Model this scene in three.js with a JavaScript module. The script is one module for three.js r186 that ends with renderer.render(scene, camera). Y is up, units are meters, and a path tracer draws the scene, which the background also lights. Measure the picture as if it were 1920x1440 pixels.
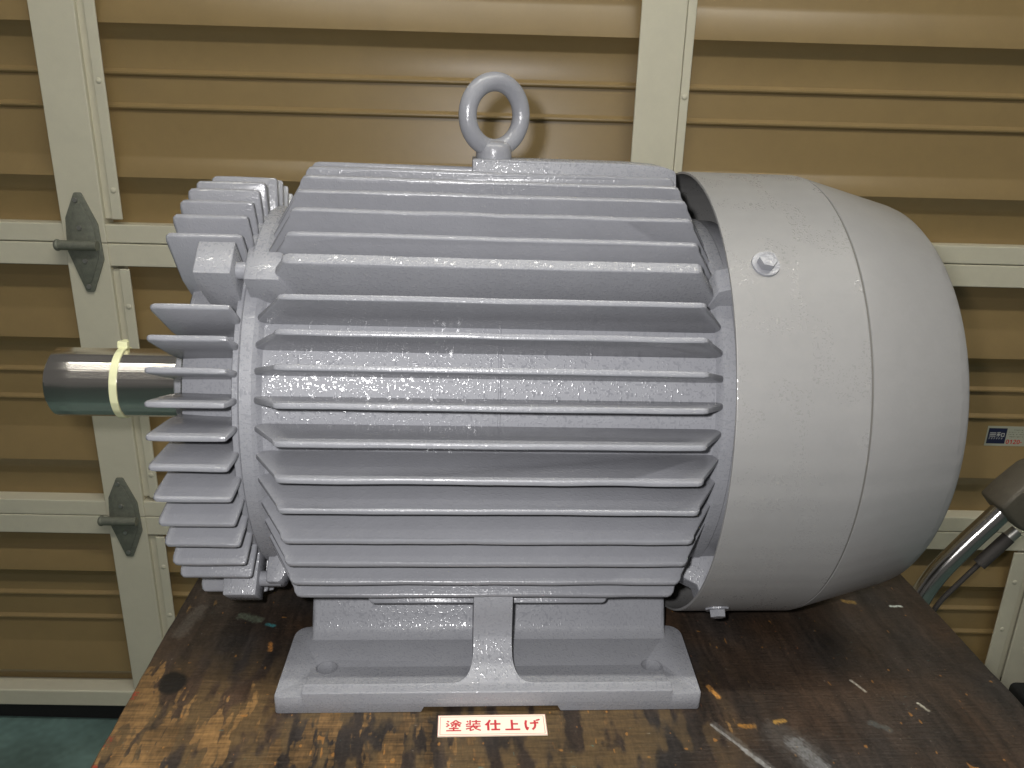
import * as THREE from 'three';
import { mergeGeometries, toCreasedNormals } from 'three/addons/utils/BufferGeometryUtils.js';
import { RectAreaLightUniformsLib } from 'three/addons/lights/RectAreaLightUniformsLib.js';
import { RoundedBoxGeometry } from 'three/addons/geometries/RoundedBoxGeometry.js';
import { Brush, Evaluator, SUBTRACTION } from 'three-bvh-csg';

// ---------------------------------------------------------------- camera, light, exposure
const scene = new THREE.Scene();
const camera = new THREE.PerspectiveCamera(51.4, 4 / 3, 0.02, 60);
const camPos = new THREE.Vector3(-0.0311, 0.4761, 0.7469);
const camR = new THREE.Vector3(0.99777, 0.03613, 0.05612), camU = new THREE.Vector3(-0.01582, 0.94486, -0.32708), camF = new THREE.Vector3(0.06484, -0.32546, -0.94333);
camera.position.copy(camPos);
camera.quaternion.setFromRotationMatrix(new THREE.Matrix4().makeBasis(camR, camU, camF.clone().negate()));
camera.updateMatrixWorld();
scene.add(camera);
const renderer = new THREE.WebGLRenderer({ antialias: true });
renderer.toneMapping = THREE.LinearToneMapping;
renderer.toneMappingExposure = 1.0;
renderer.shadowMap.enabled = true;
scene.background = new THREE.Color(0.105, 0.103, 0.098);      // dim light of the workshop behind the camera
RectAreaLightUniformsLib.init();
const FLOOR = -0.965, H = 0.2139;                               // table top is y = 0, the motor shaft lies at H

// ---------------------------------------------------------------- small helpers
let seed = 7;
const rnd = () => { seed = (seed * 1664525 + 1013904223) >>> 0; return seed / 4294967296; };
const V2 = (x, y) => new THREE.Vector2(x, y), V3 = (x, y, z) => new THREE.Vector3(x, y, z);
const names = new Map();
function numbered(name) { const n = names.get(name) ?? 0; names.set(name, n + 1); return n ? `${name}_${String(n).padStart(3, '0')}` : name; }
function put(name, geo, mat, parent = scene) {
  const m = new THREE.Mesh(geo, mat);
  m.name = parent === scene ? numbered(name) : name;
  m.castShadow = m.receiveShadow = true;
  parent.add(m);
  return m;
}
function group(name, parent = scene) { const g = new THREE.Group(); g.name = parent === scene ? numbered(name) : name; parent.add(g); return g; }
function tag(o, label, category, grp) { o.userData = { label, category }; if (grp) o.userData.group = grp; return o; }
function struct(o, label) { o.userData = { kind: 'structure', label }; return o; }

// uv in metres, every triangle projected along its main axis
function boxUV(geo) {
  const g = geo.index ? geo.toNonIndexed() : geo;
  const p = g.attributes.position, n = p.count, uv = new Float32Array(n * 2), a = V3(), b = V3(), c = V3();
  for (let i = 0; i < n; i += 3) {
    a.fromBufferAttribute(p, i); b.fromBufferAttribute(p, i + 1); c.fromBufferAttribute(p, i + 2);
    const f = b.clone().sub(a).cross(c.clone().sub(a)), ax = Math.abs(f.x), ay = Math.abs(f.y), az = Math.abs(f.z);
    [a, b, c].forEach((v, k) => {
      const [s, t] = ax >= ay && ax >= az ? [v.z, v.y] : ay >= az ? [v.x, v.z] : [v.x, v.y];
      uv[(i + k) * 2] = s; uv[(i + k) * 2 + 1] = t;
    });
  }
  g.setAttribute('uv', new THREE.BufferAttribute(uv, 2));
  return g;
}
const clean = (g) => { const o = boxUV(g); for (const k of Object.keys(o.attributes)) if (!['position', 'normal', 'uv'].includes(k)) o.deleteAttribute(k); return o; };
const merge = (list) => mergeGeometries(list.map(clean));
// solid of revolution about the x axis from [x, r] pairs
function latheX(pts, seg = 96, crease = 0.5, a0 = 0, len = Math.PI * 2) {
  let g = new THREE.LatheGeometry(pts.map(([x, r]) => V2(r, x)), seg, a0, len);
  g.rotateZ(-Math.PI / 2);
  const rAvg = Math.max(...pts.map((p) => p[1]));
  g = toCreasedNormals(g, crease);
  // uv: arc length along u, run along v
  const p = g.attributes.position, uv = g.attributes.uv;
  let run = [0]; for (let i = 1; i < pts.length; i++) run.push(run[i - 1] + Math.hypot(pts[i][0] - pts[i - 1][0], pts[i][1] - pts[i - 1][1]));
  const tot = pts.length - 1;
  for (let i = 0; i < uv.count; i++) {
    const v = uv.getY(i) * tot, k = Math.min(tot - 1, Math.floor(v)), f = v - k;
    uv.setXY(i, uv.getX(i) * len * rAvg, run[k] + (run[k + 1] - run[k]) * f);
  }
  return g;
}
// polygon in (a, b) pushed along one axis between lo and hi, edges rounded by bev
function prism(poly, axis, lo, hi, bev = 0.0012, seg = 2, holes = []) {
  const sh = new THREE.Shape(poly.map(([a, b]) => V2(a, b)));
  for (const h of holes) sh.holes.push(h);
  const g = new THREE.ExtrudeGeometry(sh, { depth: hi - lo - 2 * bev, bevelEnabled: bev > 0, bevelThickness: bev, bevelSize: bev, bevelOffset: -bev, bevelSegments: seg, curveSegments: 20 });
  g.translate(0, 0, lo + bev);                       // a = x, b = y, pushed along z
  if (axis === 'x') { g.applyMatrix4(new THREE.Matrix4().set(0, 0, 1, 0, 0, 1, 0, 0, -1, 0, 0, 0, 0, 0, 0, 1)); }   // a = -z, b = y
  if (axis === 'y') { g.applyMatrix4(new THREE.Matrix4().set(1, 0, 0, 0, 0, 0, 1, 0, 0, -1, 0, 0, 0, 0, 0, 1)); }   // a = x, b = -z
  return toCreasedNormals(g, 0.7);
}
const prismZY = (poly, lo, hi, bev, seg) => prism(poly.map(([z, y]) => [-z, y]).reverse(), 'x', lo, hi, bev, seg);
const box = (x0, x1, y0, y1, z0, z1) => { const g = new THREE.BoxGeometry(x1 - x0, y1 - y0, z1 - z0); g.translate((x0 + x1) / 2, (y0 + y1) / 2, (z0 + z1) / 2); return g; };
const rbox = (x0, x1, y0, y1, z0, z1, r = 0.001) => { const g = new RoundedBoxGeometry(x1 - x0, y1 - y0, z1 - z0, 2, r); g.translate((x0 + x1) / 2, (y0 + y1) / 2, (z0 + z1) / 2); return g; };
function roundPoly(pts, radii, n = 5) {               // rounds the corners of a polygon
  const out = [];
  pts.forEach((p, i) => {
    const r = typeof radii === 'number' ? radii : radii[i] ?? 0;
    if (!r) { out.push(p); return; }
    const a = pts[(i + pts.length - 1) % pts.length], b = pts[(i + 1) % pts.length];
    const u = V2(a[0] - p[0], a[1] - p[1]).normalize(), v = V2(b[0] - p[0], b[1] - p[1]).normalize();
    const half = Math.acos(THREE.MathUtils.clamp(u.dot(v), -1, 1)) / 2, d = r / Math.tan(half);
    const s = [p[0] + u.x * d, p[1] + u.y * d], e = [p[0] + v.x * d, p[1] + v.y * d];
    for (let k = 0; k <= n; k++) { const t = k / n; out.push([(1 - t) ** 2 * s[0] + 2 * t * (1 - t) * p[0] + t * t * e[0], (1 - t) ** 2 * s[1] + 2 * t * (1 - t) * p[1] + t * t * e[1]]); }
  });
  return out;
}

// ---------------------------------------------------------------- noise and textures
function lattice(n, s) { const a = new Float32Array(n * n); let q = s; for (let i = 0; i < n * n; i++) { q = (q * 1664525 + 1013904223) >>> 0; a[i] = q / 4294967296; } return a; }
const L = [11, 23, 37, 51, 77].map((s) => lattice(256, s * 9176 + 5));
const sm = (t) => t * t * (3 - 2 * t), clamp01 = (t) => Math.min(1, Math.max(0, t)), sstep = (a, b, t) => sm(clamp01((t - a) / (b - a))), lerp = THREE.MathUtils.lerp;
function vn(k, x, y, per = 256) {                     // value noise 0..1, periodic
  const xi = Math.floor(x), yi = Math.floor(y), fx = sm(x - xi), fy = sm(y - yi), l = L[k];
  const w = (q) => ((q % per) + per) % per, x0 = w(xi), x1 = w(xi + 1), y0 = w(yi) * 256, y1 = w(yi + 1) * 256;
  const a = l[y0 + x0], b = l[y0 + x1], c = l[y1 + x0], d = l[y1 + x1];
  return a + (b - a) * fx + (c - a) * fy + (a - b - c + d) * fx * fy;
}
const fbm = (k, x, y, o = 4) => { let s = 0, w = 0.5, t = 0; for (let i = 0; i < o; i++) { s += w * vn((k + i) % 5, x, y); t += w; x *= 2.03; y *= 2.03; w *= 0.5; } return s / t; };
function dataTex(w, h, fn, srgb) {
  const d = new Uint8Array(w * h * 4), o = [0, 0, 0];
  for (let y = 0; y < h; y++) for (let x = 0; x < w; x++) {
    const i = (y * w + x) * 4; fn(x, y, o);
    d[i] = Math.max(0, Math.min(255, o[0])); d[i + 1] = Math.max(0, Math.min(255, o[1])); d[i + 2] = Math.max(0, Math.min(255, o[2])); d[i + 3] = 255;
  }
  const t = new THREE.DataTexture(d, w, h);
  t.wrapS = t.wrapT = THREE.RepeatWrapping; t.magFilter = t.minFilter = THREE.LinearFilter; if (srgb) t.colorSpace = THREE.SRGBColorSpace;
  t.needsUpdate = true; return t;
}
const tile = (t, sx, sy = sx) => { const c = t.clone(); c.repeat.set(1 / sx, 1 / sy); c.needsUpdate = true; return c; };
// rough sand-cast skin under thick brushed paint, one tile
const castTex = dataTex(1024, 1024, (x, y, o) => {
  const u = x / 1024, v = y / 1024;
  let h = 0.50 * vn(0, u * 32, v * 32, 32) + 0.38 * vn(1, u * 64 + 7, v * 64, 64) + 0.22 * vn(2, u * 128, v * 128 + 3, 128) + 0.25 * vn(3, u * 8, v * 8, 8);
  o[0] = o[1] = o[2] = h * 185;
});
const paintTex = dataTex(512, 512, (x, y, o) => {
  const u = x / 512, v = y / 512; let h = 0.5 * vn(1, u * 24, v * 24, 24) + 0.3 * vn(2, u * 64, v * 64, 64) + 0.4 * vn(4, u * 6, v * 6, 6);
  o[0] = o[1] = o[2] = h * 200;
});
const mottle = (r, g, b, amp, s) => dataTex(512, 512, (x, y, o) => {
  const u = x / 512, v = y / 512, n = (vn(s % 5, u * 8, v * 8, 8) * 0.45 + vn((s + 1) % 5, u * 32, v * 32, 32) * 0.35 + vn((s + 2) % 5, u * 128, v * 128, 128) * 0.2 - 0.5) * 2 * amp;
  o[0] = r * (1 + n); o[1] = g * (1 + n); o[2] = b * (1 + n * 0.95);
}, true);

const M = {};
const greyMap = mottle(136, 137, 142, 0.025, 1), coverMap = mottle(133, 132, 131, 0.02, 2);
// thick brushed paint over sand-cast iron: dull between, with small glossy beads
const beadH = (u, v) => { const a = sstep(0.62, 0.92, vn(2, u * 44, v * 44, 44)), b = sstep(0.66, 0.93, vn(0, u * 84 + 5, v * 84, 84)); return Math.max(a, 0.7 * b); };
const beadTex = dataTex(1024, 1024, (x, y, o) => { const u = x / 1024, v = y / 1024; o[0] = o[1] = o[2] = 150 * beadH(u, v) + 50 * vn(3, u * 14, v * 14, 14) + 25 * vn(1, u * 100, v * 100, 100); });
const beadRough = dataTex(1024, 1024, (x, y, o) => { const n = beadH(x / 1024, y / 1024); o[0] = o[1] = o[2] = lerp(136, 30, sstep(0.10, 0.5, n)); });
M.cast = new THREE.MeshPhysicalMaterial({ map: tile(greyMap, 0.23), roughness: 1, roughnessMap: tile(beadRough, 0.075), bumpMap: tile(beadTex, 0.075), bumpScale: 0.00017 });
M.fin = new THREE.MeshPhysicalMaterial({ map: tile(greyMap, 0.21), roughness: 0.25, bumpMap: tile(beadTex, 0.08), bumpScale: 0.00016 });
// sheet steel cover: satin paint with glossy dust nibs and runs in it
const nibH = (u, v) => { const a = sstep(0.74, 0.95, vn(0, u * 128, v * 128, 128)), b = sstep(0.76, 0.96, vn(3, u * 64 + 9, v * 64, 64)); return Math.max(a, 0.75 * b) * sstep(0.45, 0.72, vn(4, u * 7, v * 7, 7)); };
const nibTex = dataTex(1024, 1024, (x, y, o) => { const u = x / 1024, v = y / 1024; o[0] = o[1] = o[2] = 40 + 150 * nibH(u, v) + 28 * vn(1, u * 20, v * 20, 20); });
const nibRough = dataTex(1024, 1024, (x, y, o) => { const n = nibH(x / 1024, y / 1024); o[0] = o[1] = o[2] = lerp(128, 40, sstep(0.05, 0.4, n)); });
M.sheet = new THREE.MeshPhysicalMaterial({ map: tile(coverMap, 0.3), roughness: 1, roughnessMap: tile(nibRough, 0.12), bumpMap: tile(nibTex, 0.12), bumpScale: 0.00013 });
M.shell = new THREE.MeshPhysicalMaterial({ map: tile(coverMap, 0.3), roughness: 0.42, clearcoat: 0.3, clearcoatRoughness: 0.12, bumpMap: tile(paintTex, 0.11), bumpScale: 0.00012 });
M.joint = new THREE.MeshStandardMaterial({ color: 0x615f5a, roughness: 0.8 });
M.smooth = new THREE.MeshPhysicalMaterial({ map: tile(greyMap, 0.2), roughness: 0.22, bumpMap: tile(paintTex, 0.03), bumpScale: 0.00026 });
M.dark = new THREE.MeshStandardMaterial({ color: 0x2b2c2e, roughness: 0.6 });
const turned = dataTex(2048, 8, (x, y, o) => { const n = 0.6 * vn(0, x / 3.1, 0.5) + 0.4 * vn(1, x / 9.7, 0.5); o[0] = o[1] = o[2] = n * 200; });
M.steel = new THREE.MeshPhysicalMaterial({ color: new THREE.Color(0.72, 0.68, 0.64), metalness: 1, roughness: 0.17, bumpMap: tile(turned, 1, 0.16), bumpScale: 0.00001 });
M.tie = new THREE.MeshPhysicalMaterial({ color: new THREE.Color(0.72, 0.72, 0.44), roughness: 0.45, transmission: 0.0, sheen: 0.1 });
M.doorSheet = new THREE.MeshPhysicalMaterial({ map: tile(mottle(144, 122, 82, 0.03, 3), 0.5), roughness: 0.36, clearcoat: 0.2, clearcoatRoughness: 0.3 });
M.doorFrame = new THREE.MeshPhysicalMaterial({ map: tile(mottle(207, 202, 181, 0.02, 0), 0.4), roughness: 0.5, clearcoat: 0.1, clearcoatRoughness: 0.4 });
M.hinge = new THREE.MeshStandardMaterial({ map: tile(mottle(122, 124, 112, 0.12, 2), 0.05), metalness: 0.3, roughness: 0.55 });
M.zinc = new THREE.MeshStandardMaterial({ color: new THREE.Color(0.42, 0.41, 0.38), metalness: 0.8, roughness: 0.4 });
M.rubber = new THREE.MeshStandardMaterial({ color: new THREE.Color(0.018, 0.018, 0.018), roughness: 0.85 });
M.cable = new THREE.MeshStandardMaterial({ map: tile(mottle(62, 58, 56, 0.2, 1), 0.03), roughness: 0.7 });
M.chrome = new THREE.MeshStandardMaterial({ color: new THREE.Color(0.52, 0.5, 0.48), metalness: 1, roughness: 0.17, bumpMap: tile(paintTex, 0.05), bumpScale: 0.00004 });
M.bracket = new THREE.MeshStandardMaterial({ map: tile(mottle(100, 94, 83, 0.07, 1), 0.06), metalness: 0.25, roughness: 0.5, bumpMap: tile(castTex, 0.08), bumpScale: 0.0003 });
M.wood = new THREE.MeshStandardMaterial({ color: new THREE.Color(0.06, 0.045, 0.03), roughness: 0.7 });

// ---------------------------------------------------------------- ceiling lamps (they light the motor and show as lines in the shaft)
const LAMP_Y = 2.2;
function tubeLamp(x, z, label, power) {
  const t = tag(group('fluorescent_lamp'), label, 'ceiling lamp');
  t.position.set(x, LAMP_Y, z);
  put('housing', rbox(-0.62, 0.62, 0.02, 0.09, -0.07, 0.07, 0.008), M.doorFrame, t);
  const glow = new THREE.MeshStandardMaterial({ color: 0xffffff, emissive: new THREE.Color(1, 0.985, 0.93), emissiveIntensity: power * 0.6 });
  const tube = put('glowing_tube', new THREE.CylinderGeometry(0.014, 0.014, 1.2, 16).rotateZ(Math.PI / 2), glow, t);
  tube.castShadow = false;
  const l = new THREE.RectAreaLight(new THREE.Color(1, 0.975, 0.89), power, 1.2, 0.05);
  l.position.set(x, LAMP_Y - 0.018, z); l.lookAt(x, -5, z);
  scene.add(l);
}
tubeLamp(-0.4, 0.5, 'long fluorescent ceiling lamp over the left half of the motor', 60);
tubeLamp(0.845, 0.5, 'long fluorescent ceiling lamp over the fan cover end of the motor', 60);
tubeLamp(-0.45, 1.7, 'long fluorescent ceiling lamp behind the camera on the left', 14);
tubeLamp(0.95, 1.7, 'long fluorescent ceiling lamp behind the camera on the right', 14);
// the flash of the camera that took the picture, up and to the left of the lens
{
  const p = camPos.clone().addScaledVector(camR, -0.033).addScaledVector(camU, 0.026).addScaledVector(camF, -0.01);
  const f = new THREE.PointLight(new THREE.Color(1, 0.985, 0.985), 1.58, 0, 2);
  f.position.copy(p); f.castShadow = true; f.shadow.radius = 0.5; scene.add(f);
}

// ---------------------------------------------------------------- floor and workbench
{
  const floorMap = dataTex(1024, 1024, (x, y, o) => {
    const u = x / 1024, v = y / 1024, n = fbm(0, u * 9, v * 9, 5) - 0.5, s = vn(3, u * 90, v * 90, 90) - 0.5;
    const k = 1 + n * 0.5 + s * 0.12; o[0] = 102 * k; o[1] = 126 * k; o[2] = 121 * k;
  }, true);
  const g = new THREE.PlaneGeometry(9, 9); g.rotateX(-Math.PI / 2); g.translate(0, FLOOR, 1.5);
  const m = put('floor', boxUV(g), new THREE.MeshStandardMaterial({ map: tile(floorMap, 1.1), roughness: 0.45 }));
  struct(m, 'teal painted concrete workshop floor');
}
const TX0 = -0.303, TX1 = 0.4655, TZ0 = -0.36, TZ1 = 0.335;
{
  const segDist = (x, z, [ax, az, bx, bz]) => { const dx = bx - ax, dz = bz - az, t = clamp01(((x - ax) * dx + (z - az) * dz) / (dx * dx + dz * dz)); return [Math.hypot(x - ax - dx * t, z - az - dz * t), t]; };
  const scuffs = [[0.181, 0.225, 0.201, 0.254, 0.0019, 158, 158, 156, 0.75], [0.199, 0.252, 0.216, 0.276, 0.0027, 162, 162, 160, 0.8], [0.184, 0.226, 0.214, 0.272, 0.0050, 110, 109, 106, 0.45], [0.244, 0.246, 0.256, 0.280, 0.009, 128, 128, 128, 0.8], [0.325, 0.172, 0.331, 0.187, 0.0018, 175, 172, 160, 0.9],
    [0.371, 0.202, 0.375, 0.211, 0.002, 175, 172, 155, 0.9], [0.421, 0.059, 0.432, 0.059, 0.0022, 190, 200, 190, 1], [0.374, 0.05, 0.384, 0.052, 0.004, 150, 120, 60, 0.8], [-0.24, 0.072, -0.222, 0.079, 0.006, 95, 105, 88, 0.8], [-0.212, 0.086, -0.207, 0.088, 0.003, 60, 130, 135, 0.8],
    [-0.203, 0.115, -0.201, 0.125, 0.003, 165, 110, 55, 0.9], [0.192, 0.179, 0.197, 0.192, 0.003, 185, 130, 65, 0.9], [0.318, 0.225, 0.329, 0.232, 0.004, 95, 105, 105, 0.5], [0.235, 0.235, 0.25, 0.26, 0.018, 92, 92, 90, 0.4], [-0.283, 0.06, -0.29, 0.1, 0.008, 100, 96, 88, 0.5], [0.205, 0.226, 0.214, 0.227, 0.003, 165, 115, 50, 0.8], [0.236, 0.222, 0.244, 0.221, 0.003, 170, 130, 60, 0.8]];
  const W = 2048, Hh = 2048;
  const woodTex = dataTex(W, Hh, (px, py, o) => {
    const x = lerp(TX0, TX1, px / W), z = lerp(TZ0, TZ1, py / Hh);
    // old dark stain
    const big = fbm(0, x * 16 + 3, z * 10, 4), mid = fbm(1, x * 60, z * 26, 3), fine = vn(2, x * 700, z * 130), dot = vn(4, x * 900, z * 900);
    const along = vn(0, x * 260 + 4 * mid, z * 9) ;
    let k = 0.74 + 0.5 * (big - 0.5) + 0.34 * (mid - 0.5) + 0.16 * (fine - 0.5) + 0.2 * (dot - 0.5) + 0.22 * (along - 0.5);
    const hue = fbm(3, x * 22, z * 22, 2) - 0.5;
    let r = (66 + 18 * hue) * k, g = (54 + 2 * hue) * k, b = (45 - 12 * hue) * k;
    // bare plywood where the stain is worn through, with long tapering streaks towards the back
    const front = sstep(0.125, 0.225, z), left = 1 - sstep(-0.14, 0.06, x), rim = 1 - sstep(0.0, 0.03, x - TX0);
    const wx = x + 0.006 * (vn(0, x * 60, z * 30) - 0.5), streak = 0.42 * fbm(2, wx * 95, z * 17 + 9, 4) + 0.33 * fbm(4, wx * 34, z * 20, 4) + 0.25 * fbm(0, wx * 260, z * 60 + 3, 3);
    const jag = vn(1, x * 520, z * 70) - 0.5, ragged = vn(3, x * 300, z * 330) - 0.5;
    const bias = lerp(-0.155, 0.004, front * left) - 0.06 * sstep(0.08, 0.16, x) + 0.10 * rim * sstep(0.0, 0.2, z) - 0.03 * (1 - front);
    const w = sstep(-0.012, 0.028, streak - 0.5 + bias + 0.05 * jag + 0.05 * ragged);
    const grain = 0.4 * vn(3, x * 70 + z * 12, z * 1100) + 0.3 * vn(0, x * 40, z * 480 + 3 * mid) + 0.3 * vn(1, x * 900, z * 240);
    const tk = 0.50 + 0.62 * grain + 0.75 * (mid - 0.5) + 0.35 * (big - 0.5);
    const tr = 127 * tk, tg = 97 * tk, tb = 59 * tk;
    r = lerp(r, tr, w * 0.9); g = lerp(g, tg, w * 0.9); b = lerp(b, tb, w * 0.9);
    // olive half-worn film between the patches
    const half = sstep(0.1, 0.2, z) * sstep(0.40, 0.62, fbm(0, x * 90 + 7, z * 34, 4)) * (1 - sstep(0.1, 0.26, x)) * (1 - w);
    const hk = 0.7 + 0.6 * grain;
    r = lerp(r, 100 * hk, half * 0.7); g = lerp(g, 80 * hk, half * 0.7); b = lerp(b, 50 * hk, half * 0.7);
    // chips and flecks of paint
    const ch = vn(1, x * 230 + 20 + 2 * mid, z * 120), ch2 = vn(2, x * 330, z * 330 + 11), zone = 0.03 * front;
    if (ch > 0.958 - zone) { const a = sstep(0.958 - zone, 0.99 - zone, ch + 0.05 * ragged) * 0.7; r = lerp(r, 158, a); g = lerp(g, 108, a); b = lerp(b, 52, a); }
    if (ch2 > 0.965) { const c = vn(3, x * 40, z * 40), a = sstep(0.965, 0.99, ch2) * 0.6; r = lerp(r, c > 0.6 ? 150 : c > 0.4 ? 70 : 165, a); g = lerp(g, c > 0.6 ? 148 : c > 0.4 ? 115 : 95, a); b = lerp(b, c > 0.6 ? 140 : c > 0.4 ? 115 : 60, a); }
    // red paint left on the edge
    if (x - TX0 < 0.006 && z > 0.1) { const a = sstep(0.72, 0.8, vn(0, 3, z * 60)) * sstep(0.3, 0.6, vn(2, x * 900, z * 700)); r = lerp(r, 130, a * 0.8); g = lerp(g, 45, a * 0.8); b = lerp(b, 32, a * 0.8); }
    for (const s of scuffs) {
      if (Math.abs(x - (s[0] + s[2]) / 2) > 0.05 || Math.abs(z - (s[1] + s[3]) / 2) > 0.06) continue;
      const [d] = segDist(x, z, s), n = 0.5 * vn(2, x * 420, z * 260) + 0.5 * vn(0, (x - 0.7 * z) * 1400, z * 90), a = (1 - sstep(s[4] * 0.45, s[4] * 1.15, d + s[4] * 0.9 * (n - 0.5))) * s[8] * (0.55 + 0.6 * vn(4, x * 800, z * 500));
      if (a > 0) { const q = Math.min(1, a); r = lerp(r, s[5], q); g = lerp(g, s[6], q); b = lerp(b, s[7], q); }
    }
    const hole = Math.hypot(x + 0.273, (z - 0.168) * 0.8) - 0.011 - 0.006 * (mid - 0.5); if (hole < 0.002) { const a = 1 - sstep(-0.002, 0.002, hole); r = lerp(r, 24, a); g = lerp(g, 20, a); b = lerp(b, 17, a); }
    o[0] = r; o[1] = g; o[2] = b;
  }, true);
  woodTex.wrapS = woodTex.wrapT = THREE.ClampToEdgeWrapping;
  const woodBump = dataTex(1024, 1024, (px, py, o) => { const x = lerp(TX0, TX1, px / 1024), z = lerp(TZ0, TZ1, py / 1024); const h = 0.5 * fbm(1, x * 90, z * 60, 3) + 0.3 * vn(3, x * 70, z * 700) + 0.2 * vn(2, x * 400, z * 400); o[0] = o[1] = o[2] = 230 * h; });
  const topMat = new THREE.MeshStandardMaterial({ map: woodTex, roughness: 0.5, bumpMap: woodBump, bumpScale: 0.0008 });
  const t = tag(group('workbench'), 'dark stained plywood workbench with worn scratched top carrying the motor', 'workbench');
  // slightly irregular edge, chipped by use
  const out = [], N = 60;
  const chip = (s, k) => 0.0018 * (vn(k, s * 40, 0.5) - 0.5) - 0.003 * sstep(0.8, 0.95, vn(k + 1, s * 24 + 5, 0.3));
  for (let i = 0; i < N; i++) out.push([TX0 - chip(i / N, 0), -lerp(TZ0, TZ1, i / N)]);
  for (let i = 0; i < N; i++) out.push([lerp(TX0, TX1, i / N), -TZ1 - chip(i / N, 1)]);
  for (let i = 0; i < N; i++) out.push([TX1 + chip(i / N, 2), -lerp(TZ1, TZ0, i / N)]);
  for (let i = 0; i < N; i++) out.push([lerp(TX1, TX0, i / N), -TZ0]);
  const g = prism(out, 'y', -0.036, 0, 0.0015, 1), p = g.attributes.position, uv = g.attributes.uv;
  for (let i = 0; i < p.count; i++) uv.setXY(i, (p.getX(i) - TX0) / (TX1 - TX0), (p.getZ(i) - TZ0) / (TZ1 - TZ0));
  put('tabletop', g, topMat, t);
  for (const [lx, lz] of [[TX0 + 0.06, TZ0 + 0.06], [TX1 - 0.06, TZ0 + 0.06], [TX0 + 0.06, TZ1 - 0.06], [TX1 - 0.06, TZ1 - 0.06]]) put('leg', rbox(lx - 0.035, lx + 0.035, FLOOR, -0.037, lz - 0.035, lz + 0.035, 0.003), M.wood, t);
}

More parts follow.
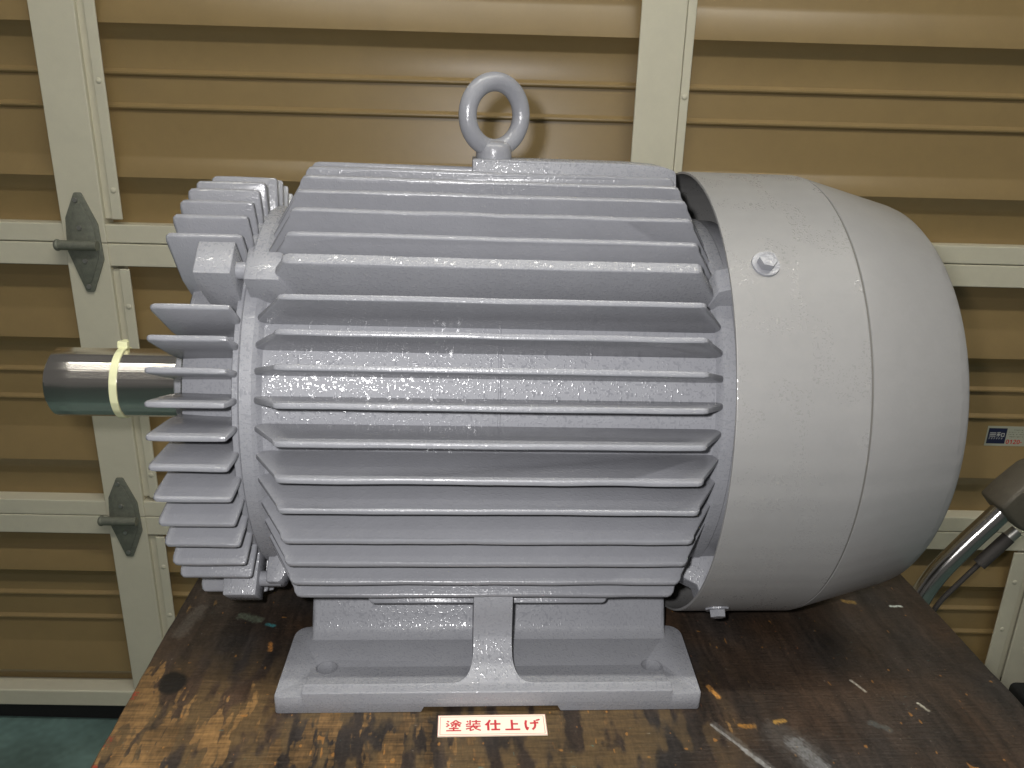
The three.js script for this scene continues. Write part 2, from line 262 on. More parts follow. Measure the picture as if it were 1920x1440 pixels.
// ---------------------------------------------------------------- electric motor
const motor = tag(group('electric_motor'), 'large grey painted electric motor with ribbed housing and rounded fan cover', 'electric motor');
{
  // frame: ribbed cylinder with end flanges and lug bosses
  const R0 = 0.163, RT = 0.2116, XL = -0.1666, XR = 0.1554;
  const frameParts = [latheX([[-0.2006, 0.12], [-0.2006, 0.1698], [-0.1996, 0.1708], [-0.1905, 0.1706], [-0.1875, 0.1680], [-0.184, R0 + 0.001], [-0.180, R0],
    [-0.0012, R0], [-0.0006, R0 + 0.0005], [0.0006, R0 + 0.0005], [0.0012, R0], [0.170, R0], [0.174, R0 + 0.0006], [0.177, 0.1690], [0.1785, 0.1702], [0.188, 0.1702], [0.1885, 0.1698], [0.1885, 0.12]], 192, 0.5)];
  const R45 = 47.3;
  const boss = (a, x0, x1, r) => { const g = prism(roundPoly([[x0, 0.15], [x0, r], [x1 - 0.012 * Math.sign(x1 - x0), r], [x1, R0 + 0.003], [x1, 0.15]].sort(() => 0), [0, 0.003, 0.004, 0.003, 0]), 'z', -0.0135, 0.0135, 0.002, 2); g.rotateX(THREE.MathUtils.degToRad(90 - a)); return g; };
  for (const a of [R45, 180 - R45]) { frameParts.push(boss(a, -0.1965, -0.158, 0.1945)); }
  for (const a of [-R45, 180 + R45]) { frameParts.push(boss(a, -0.1965, -0.172, 0.192)); }
  for (const a of [R45, 180 - R45, -R45, 180 + R45]) {
    const g = prism(roundPoly([[0.205, 0.15], [0.205, 0.2105], [0.187, 0.2105], [0.184, 0.194], [0.172, 0.188], [0.168, 0.15]], [0, 0.002, 0.003, 0.003, 0.004, 0]).reverse(), 'z', -0.0112, 0.0112, 0.002, 2); g.rotateX(THREE.MathUtils.degToRad(90 - a)); frameParts.push(g);
  }
  // flat pad on top that carries the eye bolt
  const pad = prism(roundPoly([[-0.0232, 0.15], [-0.0232, 0.2198], [0.118, 0.2200], [0.146, 0.2185], [0.1585, 0.2150], [0.166, 0.15]], [0, 0.0015, 0.02, 0.02, 0.006, 0]).reverse(), 'z', -0.021, 0.021, 0.0016, 2);
  frameParts.push(pad);
  const frame = put('frame', merge(frameParts), M.cast, motor);
  frame.position.y = H;
  // cooling fins
  function finGeo(outline, r0, rt, tRoot, tTip, jit) {
    const g = new THREE.ExtrudeGeometry(new THREE.Shape(outline.map(([x, r]) => V2(x, r))), { depth: 1 - 0.72, bevelEnabled: true, bevelThickness: 0.36, bevelSize: 0.0021, bevelOffset: -0.0021, bevelSegments: 3, curveSegments: 4 });
    g.translate(0, 0, -0.14);
    const p = g.attributes.position;
    for (let i = 0; i < p.count; i++) {
      const t = clamp01((p.getY(i) - r0) / (rt - r0)), half = lerp(tRoot, tTip, t) / 2;
      p.setZ(i, p.getZ(i) * 2 * half + 0.0006 * (vn(jit % 5, p.getX(i) * 25 + jit * 7, t * 2) - 0.5));
    }
    return clean(toCreasedNormals(g, 0.9));
  }
  const wavyTop = (x0, x1, r, k, kink = 0.0006) => { const o = [], n = Math.max(2, Math.round(Math.abs(x1 - x0) / 0.008)); for (let i = 0; i <= n; i++) { const x = lerp(x0, x1, i / n); o.push([x, r + 0.0011 * (vn(k % 5, x * 42 + k * 3, 0.5 + k) - 0.5) - kink * (1 - sstep(0, 0.004, Math.abs(x - 0.001)))]); } return o; };
  const finVariants = [0, 1, 2, 3].map((k) => {
    const top = wavyTop(XL + 0.006, XR - 0.006, RT, k), lead = [[XL - 0.001, RT - 0.0085], [XL + 0.0005, RT - 0.004], [XL + 0.003, RT - 0.001]], tail = [[XR - 0.003, RT - 0.001], [XR - 0.0005, RT - 0.004], [XR + 0.001, RT - 0.0085]];
    return finGeo([[-0.1895, 0.157], [-0.1905, R0 + 0.003], ...lead, ...top, ...tail, [0.180, R0 + 0.003], [0.180, 0.157]].reverse(), R0, RT, 0.0060, 0.0046, k + 1);
  });
  const thickRib = finGeo([[-0.1895, 0.157], [-0.1905, R0 + 0.003], [XL - 0.001, RT - 0.0085], [XL + 0.0005, RT - 0.004], [XL + 0.003, RT - 0.001], ...wavyTop(XL + 0.006, XR - 0.006, RT, 2), [XR - 0.003, RT - 0.001], [XR - 0.0005, RT - 0.004], [XR + 0.001, RT - 0.0085], [0.180, R0 + 0.003], [0.180, 0.157]].reverse(), R0, RT, 0.0115, 0.0092, 3);
  const shortFin = (x0, x1, s, k) => finGeo(roundPoly([[x0, 0.157], [x0 + (s < 0 ? 0.022 : 0), 0.2095], [x1 - (s > 0 ? 0.022 : 0), 0.2095], [x1, 0.157]], [0, s < 0 ? 0.006 : 0.001, s > 0 ? 0.006 : 0.001, 0]).reverse(), R0, 0.2095, 0.0058, 0.0042, k);
  const sfL = shortFin(-0.128, -0.0155, -1, 2), sfR = shortFin(0.0155, 0.122, 1, 3);
  for (let k = -5; k <= 29; k++) {
    const corner = k === 6 || k === 18, f = put('cooling_fin', corner ? thickRib : finVariants[(k + 40) % 4], corner ? M.cast : M.fin, frame);
    f.rotation.x = THREE.MathUtils.degToRad(90 - k * 7.5 + (corner ? (k === 6 ? -1 : 1) : (rnd() - 0.5) * 0.5));
  }
  for (const a of [-45, 225]) for (const g of [sfL, sfR]) { const f = put('cooling_fin', g, M.fin, frame); f.rotation.x = THREE.MathUtils.degToRad(90 - a); }

  // feet: plate with bolt holes, lip, rib and leaning web
  const ev = new Evaluator(); ev.attributes = ['position', 'normal', 'uv']; ev.useGroups = false;
  const brush = (g) => { const b = new Brush(clean(g)); b.updateMatrixWorld(); return b; };
  function footGeo() {
    const holes = [-0.1415, 0.1415].map((x) => { const p = new THREE.Path(); p.absarc(x, -0.1708, 0.0092, 0, Math.PI * 2, true); return p; });
    const plan = roundPoly([[-0.179, -0.2069], [0.1763, -0.2069], [0.181, -0.112], [-0.178, -0.112]], [0.004, 0.004, 0.016, 0.016], 8);
    let plate = brush(prism(plan, 'y', 0, 0.0166, 0.0013, 2, holes));
    plate = ev.evaluate(plate, brush(prism([[-0.061, -0.003], [0.0596, -0.003], [0.0545, 0.0058], [-0.0568, 0.0058]], 'z', 0.05, 0.24, 0)), SUBTRACTION);
    const ribProfile = roundPoly([[0.2076, 0.0095], [0.2076, 0.0210], [0.1985, 0.0214], [0.1720, 0.0475], [0.1668, 0.0868], [0.12, 0.1], [0.095, 0.1], [0.095, 0.0095]], [0, 0.0018, 0.012, 0.004, 0.002, 0, 0, 0], 6);
    let rib = brush(prismZY(ribProfile, -0.1561, 0.1513, 0.0012, 2));
    const pocket = (x0, x1) => {
      const s = x1 < 0 ? 1 : -1, pts = [[x0, -0.06], [x0, -0.1985], [x1, -0.1985], [x1, -0.06]];
      return prism(roundPoly(pts, s > 0 ? [0, 0, 0.02, 0] : [0, 0.02, 0, 0], 8).reverse(), 'y', 0.0158, 0.16, 0);
    };
    rib = ev.evaluate(rib, brush(pocket(-0.19, -0.0164)), SUBTRACTION);
    rib = ev.evaluate(rib, brush(pocket(0.0164, 0.19)), SUBTRACTION);
    for (const x of [-0.1415, 0.1415]) rib = ev.evaluate(rib, brush(new THREE.CylinderGeometry(0.0093, 0.0093, 0.05, 40).translate(x, 0.0, 0.1708)), SUBTRACTION);
    // the top of the plate rises gently from the bolt holes to the front lip
    const ramp = [[-0.1549, -0.0150], [0.0150, 0.1501]].map(([a, b]) => {
      let w = brush(prismZY([[0.2005, 0.0095], [0.2005, 0.0209], [0.190, 0.0192], [0.180, 0.0176], [0.170, 0.01655], [0.160, 0.0158], [0.160, 0.0095]], a, b, 0.0003, 1));
      for (const x of [-0.1415, 0.1415]) w = ev.evaluate(w, brush(new THREE.CylinderGeometry(0.0093, 0.0093, 0.05, 40).translate(x, 0.0, 0.1708)), SUBTRACTION);
      return w.geometry;
    });
    // web leaning back to the body, with a fillet onto the plate
    const webIn = [[0.094, 0.001], [0.04, 0.088], [0.058, 0.1]];
    const webOut = [[0.074, 0.098], [0.1135, 0.0408], [0.118, 0.0315], [0.1212, 0.0245], [0.126, 0.0195], [0.1335, 0.0164], [0.136, 0.010], [0.125, 0.001]];
    const web = prismZY([...webOut.slice().reverse(), ...webIn.slice().reverse()].reverse(), -0.1628, 0.1648, 0.004, 3);
    const g = [plate.geometry, rib.geometry, ...ramp, web].map((q) => { let c = q.clone(); if (c.index) c = c.toNonIndexed(); return toCreasedNormals(c, 0.6); });
    return merge(g);
  }
  const fg = footGeo();
  put('foot', fg, M.cast, motor);
  const back = put('foot', fg, M.cast, motor); back.rotation.y = Math.PI; back.position.x = -0.0025;

  // drive-end bell with its own fins, lugs and bearing cap
  const bell = put('end_bell', merge([
    latheX([[-0.2575, 0.055], [-0.2575, 0.128], [-0.2545, 0.1335], [-0.236, 0.1375], [-0.209, 0.14], [-0.2070, 0.142], [-0.2066, 0.1660], [-0.2058, 0.1672], [-0.2020, 0.1672], [-0.2012, 0.1664], [-0.2012, 0.12]], 128, 0.5),
    latheX([[-0.2905, 0.0335], [-0.2905, 0.049], [-0.289, 0.0508], [-0.264, 0.053], [-0.256, 0.064]], 64, 0.5),
    ...[R45, 180 - R45, -R45, 180 + R45].map((a) => {
      const g = prism(roundPoly([[-0.2035, 0.128], [-0.2035, 0.203], [-0.231, 0.203], [-0.2325, 0.185], [-0.224, 0.128]], [0, 0.0012, 0.0012, 0.003, 0]), 'z', -0.0148, 0.0148, 0.0012, 2);
      g.rotateX(THREE.MathUtils.degToRad(90 - a)); return g;
    }),
  ]), M.cast, motor);
  bell.position.y = H;
  for (const a of [R45, 180 - R45, -R45, 180 + R45]) { const g = new THREE.CylinderGeometry(0.0068, 0.0068, 0.024, 20).rotateZ(Math.PI / 2); g.translate(-0.1975, 0.1865, 0); const b = put('bolt', clean(g), M.smooth, bell); b.rotation.x = THREE.MathUtils.degToRad(90 - a); }
  const bellVariants = [0, 1, 2].map((k) => finGeo([[-0.2572, 0.125], [-0.2612, 0.147], [-0.2622, 0.1885], [-0.2612, 0.193], [-0.2585, 0.1952], ...wavyTop(-0.256, -0.2062, 0.1956, k + 1, 0), [-0.2034, 0.1950], [-0.2026, 0.1932], [-0.2020, 0.1665], [-0.2020, 0.125]].reverse(), 0.14, 0.1956, 0.0064, 0.0047, k));
  const bellAngles = [];
  for (let i = 0; i < 4; i++) for (let k = -5; k <= 5; k++) { if (i % 2 && k === 0) continue; const a = i % 2 ? 90 * i + k * 6.9 : 90 * i + k * 7.3; bellAngles.push(a); }
  bellAngles.forEach((a, i) => { const f = put('bell_fin', bellVariants[i % 3], M.fin, bell); f.rotation.x = THREE.MathUtils.degToRad(90 - a + (rnd() - 0.5) * 0.6); });

  // shaft
  const sr = 0.0328, shaft = put('shaft', latheX([[-0.4147, 0.0], [-0.4147, sr - 0.0022], [-0.4127, sr - 0.0002], [-0.4117, sr], [-0.389, sr], [-0.3886, sr - 0.0001], [-0.26, sr - 0.0001]], 128, 0.4), M.steel, motor);
  shaft.position.y = H;

  // fan cover: straight drum, fine joint, tapered rear shell with rounded edge and a ring grille
  const RC = 0.2132, t = 0.002;
  const cover = put('fan_cover', latheX([[0.1735, RC - t], [0.1737, RC - 0.0002], [0.1742, RC], [0.2762, RC], [0.2768, RC - 0.0003], [0.2770, RC - 0.0010], [0.2770, RC - t], [0.1735, RC - t]], 192, 0.35), M.sheet, motor);
  put('rear_shell', latheX([[0.2786, RC - 0.0036], [0.2786, RC - 0.0012], [0.2789, RC - 0.0007], [0.2796, RC - 0.0007],
    [0.3615, 0.1906], [0.3672, 0.1884], [0.3710, 0.1852], [0.3732, 0.1810], [0.3742, 0.175], [0.3742, 0.166], [0.3722, 0.166], [0.3722, 0.175], [0.3690, 0.1835], [0.3605, 0.1884], [0.2786, RC - 0.0036]], 192, 0.35), M.shell, cover);
  put('joint', latheX([[0.2745, RC - 0.0022], [0.2745, RC - 0.0016], [0.2810, RC - 0.0016], [0.2810, RC - 0.0038]], 192, 0.35), M.joint, cover);
  cover.position.y = H;
  const grille = [];
  for (let i = 0; i < 13; i++) grille.push(new THREE.TorusGeometry(0.166 - i * 0.0115, 0.0016, 8, 96).rotateY(Math.PI / 2).translate(0.3732, 0, 0));
  for (let i = 0; i < 6; i++) grille.push(box(-0.002, 0.002, 0.02, 0.168, -0.003, 0.003).translate(0.3675, 0, 0).rotateX(i * Math.PI / 3));
  put('grille', merge(grille), M.shell, cover);
  const plug = put('fan_hub', latheX([[0.345, 0], [0.345, 0.11], [0.32, 0.14], [0.3, 0.14], [0.29, 0.05], [0.22, 0.05]], 64, 0.4), M.dark, motor); plug.position.y = H;
  const ndeBell = put('rear_bell', latheX([[0.1885, 0.10], [0.1885, 0.1693], [0.205, 0.1685], [0.2075, 0.166], [0.215, 0.13], [0.235, 0.06], [0.24, 0.0]], 96, 0.5), M.smooth, motor); ndeBell.position.y = H;
  const hex = () => merge([new THREE.CylinderGeometry(0.0072, 0.0075, 0.0062, 6).translate(0, 0.0048, 0), new THREE.CylinderGeometry(0.0038, 0.0068, 0.0009, 6).translate(0, 0.0083, 0), new THREE.CylinderGeometry(0.0108, 0.0112, 0.0016, 40).translate(0, 0.0008, 0)].map((g) => toCreasedNormals(g, 0.5)));
  const hexG = hex();
  for (const a of [R45 - 0.4, 180 - R45, -R45 + 0.4, 180 + R45]) {
    const b = put('cover_bolt', hexG, M.smooth, cover), s = THREE.MathUtils.degToRad(a);
    b.position.set(0.203, Math.sin(s) * RC, Math.cos(s) * RC); b.rotation.set(Math.PI / 2 - s, 0, 0); b.rotateY(0.35);
  }
  // lifting eye bolt on the pad
  const ring = new THREE.TorusGeometry(0.0275, 0.0080, 28, 72);
  { const p = ring.attributes.position; for (let i = 0; i < p.count; i++) p.setY(i, p.getY(i) * 1.02); ring.computeVertexNormals(); }
  ring.translate(0, 0.0366, 0);
  const neck = new THREE.LatheGeometry([[0.0155, -0.0005], [0.0162, 0.0004], [0.0160, 0.0062], [0.0157, 0.0088], [0.0148, 0.0112], [0.0125, 0.0135], [0.009, 0.0148], [0, 0.0152]].map(([r, y]) => V2(r, y)), 48);
  const eye = put('eye_bolt', merge([ring, neck]), M.smooth, motor);
  eye.position.set(-0.0042, H + 0.2199, 0.0); eye.rotation.y = 0.50;
}

// ---------------------------------------------------------------- cable tie on the shaft
{
  const t = tag(group('cable_tie'), 'cream plastic cable tie strapped round the bare steel motor shaft', 'cable tie');
  t.position.set(-0.353, H, 0);
  t.rotation.z = -0.03; t.rotation.y = 0.05;
  put('strap', latheX([[-0.0033, 0.0329], [-0.0033, 0.0341], [-0.0026, 0.0345], [0.0026, 0.0345], [0.0033, 0.0341], [0.0033, 0.0329]], 80, 0.6), M.tie, t);
  const g = rbox(-0.0046, 0.0046, 0.0335, 0.0405, -0.0035, 0.0035, 0.0009); g.rotateX(-0.1);
  put('head', clean(g), M.tie, t);
  const tail = rbox(-0.0022, 0.0022, 0.0385, 0.0398, -0.012, -0.003, 0.0005);
  put('cut_tail', clean(tail), M.tie, t);
}

// ---------------------------------------------------------------- red and white card in front of the foot
{
  // five characters drawn stroke by stroke on a 100 x 100 cell
  const glyphs = [
    // 塗
    [[[10, 8], [22, 18]], [[5, 30], [18, 38]], [[6, 60], [24, 42]], [[62, 3], [48, 20], [30, 32]], [[62, 3], [78, 20], [97, 31]], [[46, 29], [80, 29]], [[34, 42], [92, 42]], [[63, 29], [63, 62], [55, 60]], [[48, 47], [36, 59]], [[76, 47], [90, 58]], [[50, 62], [50, 92]], [[22, 75], [80, 75]], [[6, 94], [95, 94]]],
    // 装
    [[[12, 10], [20, 22]], [[6, 44], [24, 34]], [[31, 3], [31, 48]], [[40, 16], [96, 16]], [[68, 2], [68, 38]], [[46, 38], [92, 38]], [[50, 44], [50, 56]], [[6, 57], [95, 57]], [[50, 57], [32, 72], [6, 82]], [[32, 70], [32, 94], [54, 86]], [[78, 62], [64, 71]], [[52, 60], [66, 80], [95, 94]]],
    // 仕
    [[[34, 4], [24, 28], [5, 50]], [[22, 32], [22, 96]], [[34, 40], [97, 40]], [[66, 4], [66, 88]], [[40, 89], [93, 89]]],
    // 上
    [[[48, 5], [48, 89]], [[48, 42], [85, 42]], [[6, 90], [96, 90]]],
    // げ
    [[[18, 12], [13, 40], [14, 70], [20, 92], [27, 72]], [[40, 38], [92, 34]], [[70, 12], [71, 55], [66, 76], [52, 94]], [[82, 6], [88, 17]], [[93, 2], [99, 13]]],
  ];
  const c = document.createElement('canvas'); c.width = 1024; c.height = 272;
  const g = c.getContext('2d');
  g.fillStyle = '#f1e6d2'; g.fillRect(0, 0, 1024, 272);
  g.strokeStyle = '#c0504f'; g.lineWidth = 4; g.strokeRect(22, 22, 980, 228);
  g.strokeStyle = '#d98f88'; g.lineWidth = 4; g.strokeRect(3, 3, 1018, 266);
  g.strokeStyle = '#bd2f36'; g.lineWidth = 15; g.lineJoin = 'round'; g.lineCap = 'butt';
  glyphs.forEach((gl, i) => { for (const st of gl) { g.beginPath(); st.forEach(([x, y], k) => { const X = 70 + i * 184 + x * 1.56, Y = 62 + y * 1.48; k ? g.lineTo(X, Y) : g.moveTo(X, Y); }); g.lineWidth = i < 2 ? 15.5 : 21; g.stroke(); } });
  const tex = new THREE.CanvasTexture(c); tex.colorSpace = THREE.SRGBColorSpace;
  const W = 0.0885, D = 0.0232, th = 0.0008;
  const m = put('paper_card', box(-W / 2, W / 2, 0, th, -D / 2, D / 2), [0, 1, 2, 3, 4, 5].map((k) => new THREE.MeshStandardMaterial(k === 2 ? { map: tex, roughness: 0.4 } : { color: 0xd8cdbb, roughness: 0.6 })));
  m.position.set(-0.0005, 0.0006, 0.2237); m.rotation.y = 0.004;
  tag(m, 'small white card with red Japanese writing lying before the motor foot', 'sign card');
}

// ---------------------------------------------------------------- overhead door behind the bench
{
  const t = THREE.MathUtils.degToRad(0.568), d = THREE.MathUtils.degToRad(-2.7345);
  const door = tag(group('overhead_door'), 'brown ribbed sectional overhead door with cream rails and posts behind the motor', 'overhead door');
  const hd = V3(0.99881, 0.00991, 0.04771).normalize(), vd = V3(-0.0099, 0.99995, -0.00047), nd = hd.clone().cross(vd).normalize();
  vd.copy(nd.clone().cross(hd).normalize());
  door.quaternion.setFromRotationMatrix(new THREE.Matrix4().makeBasis(hd, vd, nd)); door.position.set(0, 0, -0.85);
  const P = 0.04, X0 = -1.75, X1 = 1.95;
  const sideZ = (x) => (x - X0);
  // sections: sheet profile as [v, depth] from top to bottom
  const ribAt = (v) => [[v + 0.0075, 0], [v + 0.0050, 0.0022], [v + 0.0015, 0.0058], [v - 0.0015, 0.0062], [v - 0.004, 0.0045], [v - 0.0055, 0]];
  const profile = (top, bot, s1, r1, r2, ramp, s2) => [[top, 0], [s1 + 0.060, 0], [s1 + 0.052, 0.002], [s1 + 0.004, 0.022], [s1, 0.0222], [s1 - 0.003, 0.019], [s1 - 0.024, 0.001], [s1 - 0.027, 0], ...ribAt(r1), ...ribAt(r2), [ramp, 0], [ramp - 0.006, 0.0015], [s2 + 0.012, 0.023], [s2 + 0.008, 0.0235], [s2 + 0.004, 0.021], [s2 - 0.018, 0.001], [s2 - 0.021, 0], [bot, 0]];
  const sheet = (pts, x0, x1) => {
    const front = pts.map(([v, w]) => [w, v]), poly = [...front, ...front.slice().reverse().map(([w, v]) => [w - 0.004, v])];
    let g = new THREE.ExtrudeGeometry(new THREE.Shape(poly.map(([w, v]) => V2(w, v))), { depth: x1 - x0, bevelEnabled: false });
    g.applyMatrix4(new THREE.Matrix4().set(0, 0, 1, x0, 0, 1, 0, 0, 1, 0, 0, 0, 0, 0, 0, 1)); // (w, v, run) -> (run, v, w), mirrored: flip winding
    const p = g.attributes.position, n = g.attributes.normal;
    for (let i = 0; i < p.count; i += 3) { for (const a of [p, n]) { const [x, y, z] = [a.getX(i + 1), a.getY(i + 1), a.getZ(i + 1)]; a.setXYZ(i + 1, a.getX(i + 2), a.getY(i + 2), a.getZ(i + 2)); a.setXYZ(i + 2, x, y, z); } }
    g.deleteAttribute('normal'); g.computeVertexNormals();
    return clean(toCreasedNormals(g, 0.5));
  };
  const seams = [1.40, 0.806, 0.209, -0.387];
  const secs = [profile(1.40, 0.806, 1.20, 1.11, 1.05, 0.97, 0.90), profile(0.806, 0.209, 0.604, 0.521, 0.461, 0.374, 0.326), profile(0.209, -0.387, 0.012, -0.064, -0.125, -0.19, -0.268), profile(-0.387, -0.86, -0.535, -0.608, -0.672, -0.738, -0.815)];
  const posts = [[-1.65, -1.545], [-0.797, -0.681], [0.289, 0.388], [1.217, 1.345]];
  secs.forEach((s) => { for (let i = 0; i < 3; i++) put('door_panel', sheet(s, posts[i][1] - (i === 2 ? 0.005 : 0.035), posts[i + 1][0] + (i === 2 ? 0.035 : 0.021)), M.doorSheet, door); put('door_panel', sheet(s, posts[3][1] - 0.012, 1.95), M.doorSheet, door); });
  const rb = (x0, x1, y0, y1, z0, z1, r = 0.002) => clean(rbox(x0, x1, y0, y1, z0, z1, r));
  // rails: each joint has the lower rail of one section and the upper rail of the next, with a fine gap
  for (const v of seams) {
    put('rail', rb(X0, X1, v + 0.0009, v + 0.036, -0.001, P - 0.004), M.doorFrame, door);
    put('rail', rb(X0, X1, v - 0.045, v - 0.0009, -0.001, P - 0.004), M.doorFrame, door);
  }
  put('bottom_rail', rb(X0, X1, -0.891, -0.847, -0.002, P + 0.006, 0.004), M.doorFrame, door);
  put('rubber_seal', rb(X0, X1, -0.975, -0.89, -0.004, 0.012, 0.002), M.rubber, door);
  // posts: a broad plate running through, a fine step, and a flange that stops at the rails
  const edge = [1.40, ...seams.slice(1), -0.845];
  posts.forEach(([a, b], i) => {
    const mirror = i === 3, split = i === 2 ? 0.017 : 0.034, p0 = mirror ? a + 0.046 : a, p1 = mirror ? b : b - split;
    for (let s = 0; s < 4; s++) {
      const top = s === 0 ? 1.40 : edge[s] - 0.0006, bot = edge[s + 1] + 0.0006;
      put('post', clean(merge([rbox(p0, p1, bot, top, P - 0.005, P, 0.0022), box(p0 + 0.022, p1 - (i === 2 ? 0.004 : 0.001), bot + 0.001, top - 0.001, -0.001, P - 0.006)])), M.doorFrame, door);
      const lo = bot + (s === 3 ? 0.004 : 0.045), hi = top - 0.05;
      const f0 = mirror ? a : i === 2 ? p1 + 0.0008 : p1 + 0.014, f1 = mirror ? a + 0.034 : b;
      const fl = put('post_flange', clean(merge([i === 2 ? rbox(f0, f1, lo, hi, -0.001, P - 0.001, 0.002) : rbox(f0, f1, lo, hi, P - 0.009, P - 0.004, 0.002), ...(i === 2 ? [] : [box(mirror ? f1 - 0.002 : p1 - 0.004, mirror ? p0 + 0.004 : f0 + 0.002, lo + 0.001, hi - 0.001, 0, P - 0.012)])])), M.doorFrame, door);
      for (const rv of [lo + 0.055, (lo + hi) / 2, hi - 0.075]) {
        const rg = new THREE.SphereGeometry(0.0055, 16, 8, 0, Math.PI * 2, 0, Math.PI / 2).rotateX(Math.PI / 2).scale(1, 1, 0.45).translate((f0 + f1) / 2, rv, i === 2 ? P - 0.001 : P - 0.004);
        put('rivet', clean(rg), M.doorFrame, fl);
      }
    }
  });
  // hinges with roller pins on the left post
  const hexPts = [[-0.001, 0.096], [0.013, 0.096], [0.0366, 0.037], [0.0394, -0.031], [0.0116, -0.096], [-0.0034, -0.096], [-0.029, -0.014], [-0.0237, 0.048]];
  const hingePlate = prism(roundPoly(hexPts, [0.005, 0.005, 0.012, 0.012, 0.005, 0.005, 0.012, 0.012]).reverse(), 'z', 0, 0.004, 0.001, 2);
  const inner = prism(roundPoly(hexPts.map(([a, b]) => [0.005 + (a - 0.005) * 0.76, b * 0.8]), 0.006).reverse(), 'z', 0.003, 0.0062, 0.0018, 2);
  for (const v of [0.209, -0.387, 0.806]) {
    const h = put('hinge', merge([hingePlate, inner]), M.hinge, door); h.position.set(-0.7625, v, P);
    put('roller_pin', merge([new THREE.CylinderGeometry(0.0095, 0.0095, 0.076, 24).rotateZ(Math.PI / 2).translate(-0.003, -0.003, 0.013), new THREE.SphereGeometry(0.0115, 20, 14).scale(0.6, 1, 1).translate(-0.041, -0.003, 0.013)]), M.hinge, h);
    for (const [bx, bv] of [[0.002, 0.030], [0.004, -0.034], [0.0005, 0.082], [0.003, -0.085]]) put('screw', clean(new THREE.CylinderGeometry(0.0042, 0.005, 0.003, 14).rotateX(Math.PI / 2).translate(bx, bv, Math.abs(bv) > 0.06 ? 0.005 : 0.0075)), M.zinc, h);
  }
  door.updateMatrixWorld(true);
  // maker's sticker
  const c = document.createElement('canvas'); c.width = 1024; c.height = 384;
  const g = c.getContext('2d');
  g.fillStyle = '#a9aa99'; g.fillRect(0, 0, 1024, 384);
  g.fillStyle = '#1d2240'; g.fillRect(26, 40, 330, 300);
  g.strokeStyle = '#b5b5b0'; g.lineCap = 'butt';
  const stroke = (pts, w) => { g.lineWidth = w; g.beginPath(); pts.forEach(([x, y], i) => (i ? g.lineTo(x, y) : g.moveTo(x, y))); g.stroke(); };
  for (const y of [132, 162, 196]) stroke([[58, y], [168, y]], 17);
  stroke([[184, 128], [250, 120]], 12); stroke([[180, 156], [256, 156]], 14); stroke([[218, 124], [218, 208]], 14); stroke([[216, 160], [184, 196]], 11); stroke([[220, 160], [250, 188]], 11);
  g.lineWidth = 14; g.strokeRect(272, 140, 46, 58);
  for (let i = 0; i < 6; i++) { stroke([[56 + i * 44, 232], [84 + i * 44, 232]], 8); stroke([[70 + i * 44 + (i % 2) * 8, 222], [62 + i * 44, 256]], 8); }
  g.fillStyle = '#c0332f'; g.font = 'bold 118px sans-serif'; g.fillText('0120-', 372, 344);
  g.fillStyle = '#6d6f62'; for (let k = 0; k < 4; k++) for (let i = 0; i < 22; i++) if (vn(k, i * 3.7, k * 5.1) > 0.36) g.fillRect(392 + i * 28, 62 + k * 44, 10 + 12 * vn(2, i * 7.7, k), 7 + 12 * vn(1, i * 5.1, k * 3));
  const tex = new THREE.CanvasTexture(c); tex.colorSpace = THREE.SRGBColorSpace;
  const sw = 0.126, shh = 0.046;
  const plain = new THREE.MeshStandardMaterial({ color: 0x9a9a8c, roughness: 0.5 });
  const st = put('sticker', box(-sw / 2, sw / 2, -shh / 2, shh / 2, 0, 0.0004), [plain, plain, plain, plain, new THREE.MeshStandardMaterial({ map: tex, roughness: 0.45 }), plain]);
  const at = V3(1.112 + sw / 2, -0.169, 0.0006).applyMatrix4(door.matrixWorld);
  st.position.copy(at); st.quaternion.copy(door.quaternion);
  tag(st, "maker's sticker with navy square and red phone number on a brown door panel", 'sticker');
}

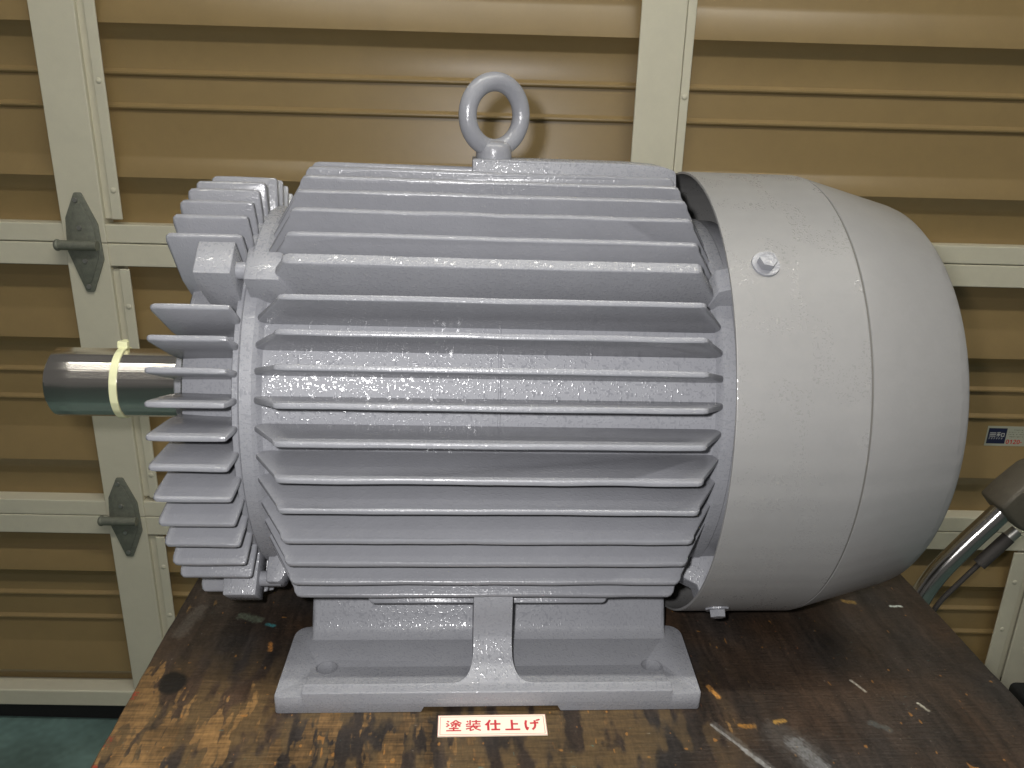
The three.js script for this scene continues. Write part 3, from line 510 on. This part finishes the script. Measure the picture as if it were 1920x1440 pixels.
// ---------------------------------------------------------------- trolley handle behind the right end of the bench
{
  const t = tag(group('trolley'), 'chrome tube trolley handle with cast bracket and black cable behind the bench', 'trolley');
  const z = -0.45;
  const curve = new THREE.CatmullRomCurve3([V3(0.792, FLOOR + 0.02, z - 0.02), V3(0.792, -0.62, z - 0.02), V3(0.797, -0.42, z), V3(0.805, -0.345, z), V3(0.826, -0.289, z), V3(0.862, -0.233, z), V3(0.902, -0.18, z), V3(0.945, -0.123, z), V3(0.985, -0.08, z)], false, 'catmullrom', 0.5);
  put('handle_tube', new THREE.TubeGeometry(curve, 120, 0.0185, 28), M.chrome, t);
  const br = prism(roundPoly([[0.893, -0.137], [0.911, -0.112], [0.945, -0.075], [1.01, -0.04], [1.07, -0.05], [1.09, -0.13], [1.03, -0.2], [0.985, -0.2], [0.935, -0.178], [0.912, -0.158]], [0.006, 0.02, 0.03, 0.03, 0.03, 0.03, 0.03, 0.02, 0.02, 0.006]).reverse(), 'z', z - 0.034, z + 0.03, 0.008, 4);
  const bm = put('bracket', clean(br), M.bracket, t);
  put('bolt', clean(new THREE.CylinderGeometry(0.0105, 0.0115, 0.012, 6).rotateX(Math.PI / 2).translate(0.957, -0.163, z + 0.034)), M.zinc, bm);
  put('bolt', clean(new THREE.CylinderGeometry(0.004, 0.004, 0.004, 12).rotateX(Math.PI / 2).translate(0.955, -0.128, z + 0.031)), M.dark, bm);
  const rod = new THREE.CatmullRomCurve3([V3(0.80, -0.60, z), V3(0.822, -0.42, z), V3(0.846, -0.345, z), V3(0.875, -0.302, z), V3(0.907, -0.258, z), V3(0.94, -0.215, z)]);
  put('cable', new THREE.TubeGeometry(rod, 60, 0.0046, 14), M.cable, t);
  const sl = new THREE.CatmullRomCurve3([V3(0.902, -0.265, z), V3(0.918, -0.244, z), V3(0.944, -0.21, z)]);
  put('sleeve', new THREE.TubeGeometry(sl, 20, 0.0118, 18), M.cable, t);
  const cl = new THREE.CatmullRomCurve3([V3(0.944, -0.21, z), V3(0.95, -0.203, z), V3(0.956, -0.196, z)]);
  put('ferrule', new THREE.TubeGeometry(cl, 8, 0.0105, 18), M.zinc, t);
  put('base', rbox(0.7, 1.2, FLOOR, FLOOR + 0.08, z - 0.2, z + 0.1, 0.01), M.bracket, t);
}
{
  const m = put('storage_box', clean(rbox(1.29, 1.62, FLOOR, -0.772, -0.79, -0.56, 0.012)), M.rubber);
  tag(m, 'black box on the floor before the door at the lower right corner', 'box');
}
renderer.render(scene, camera);
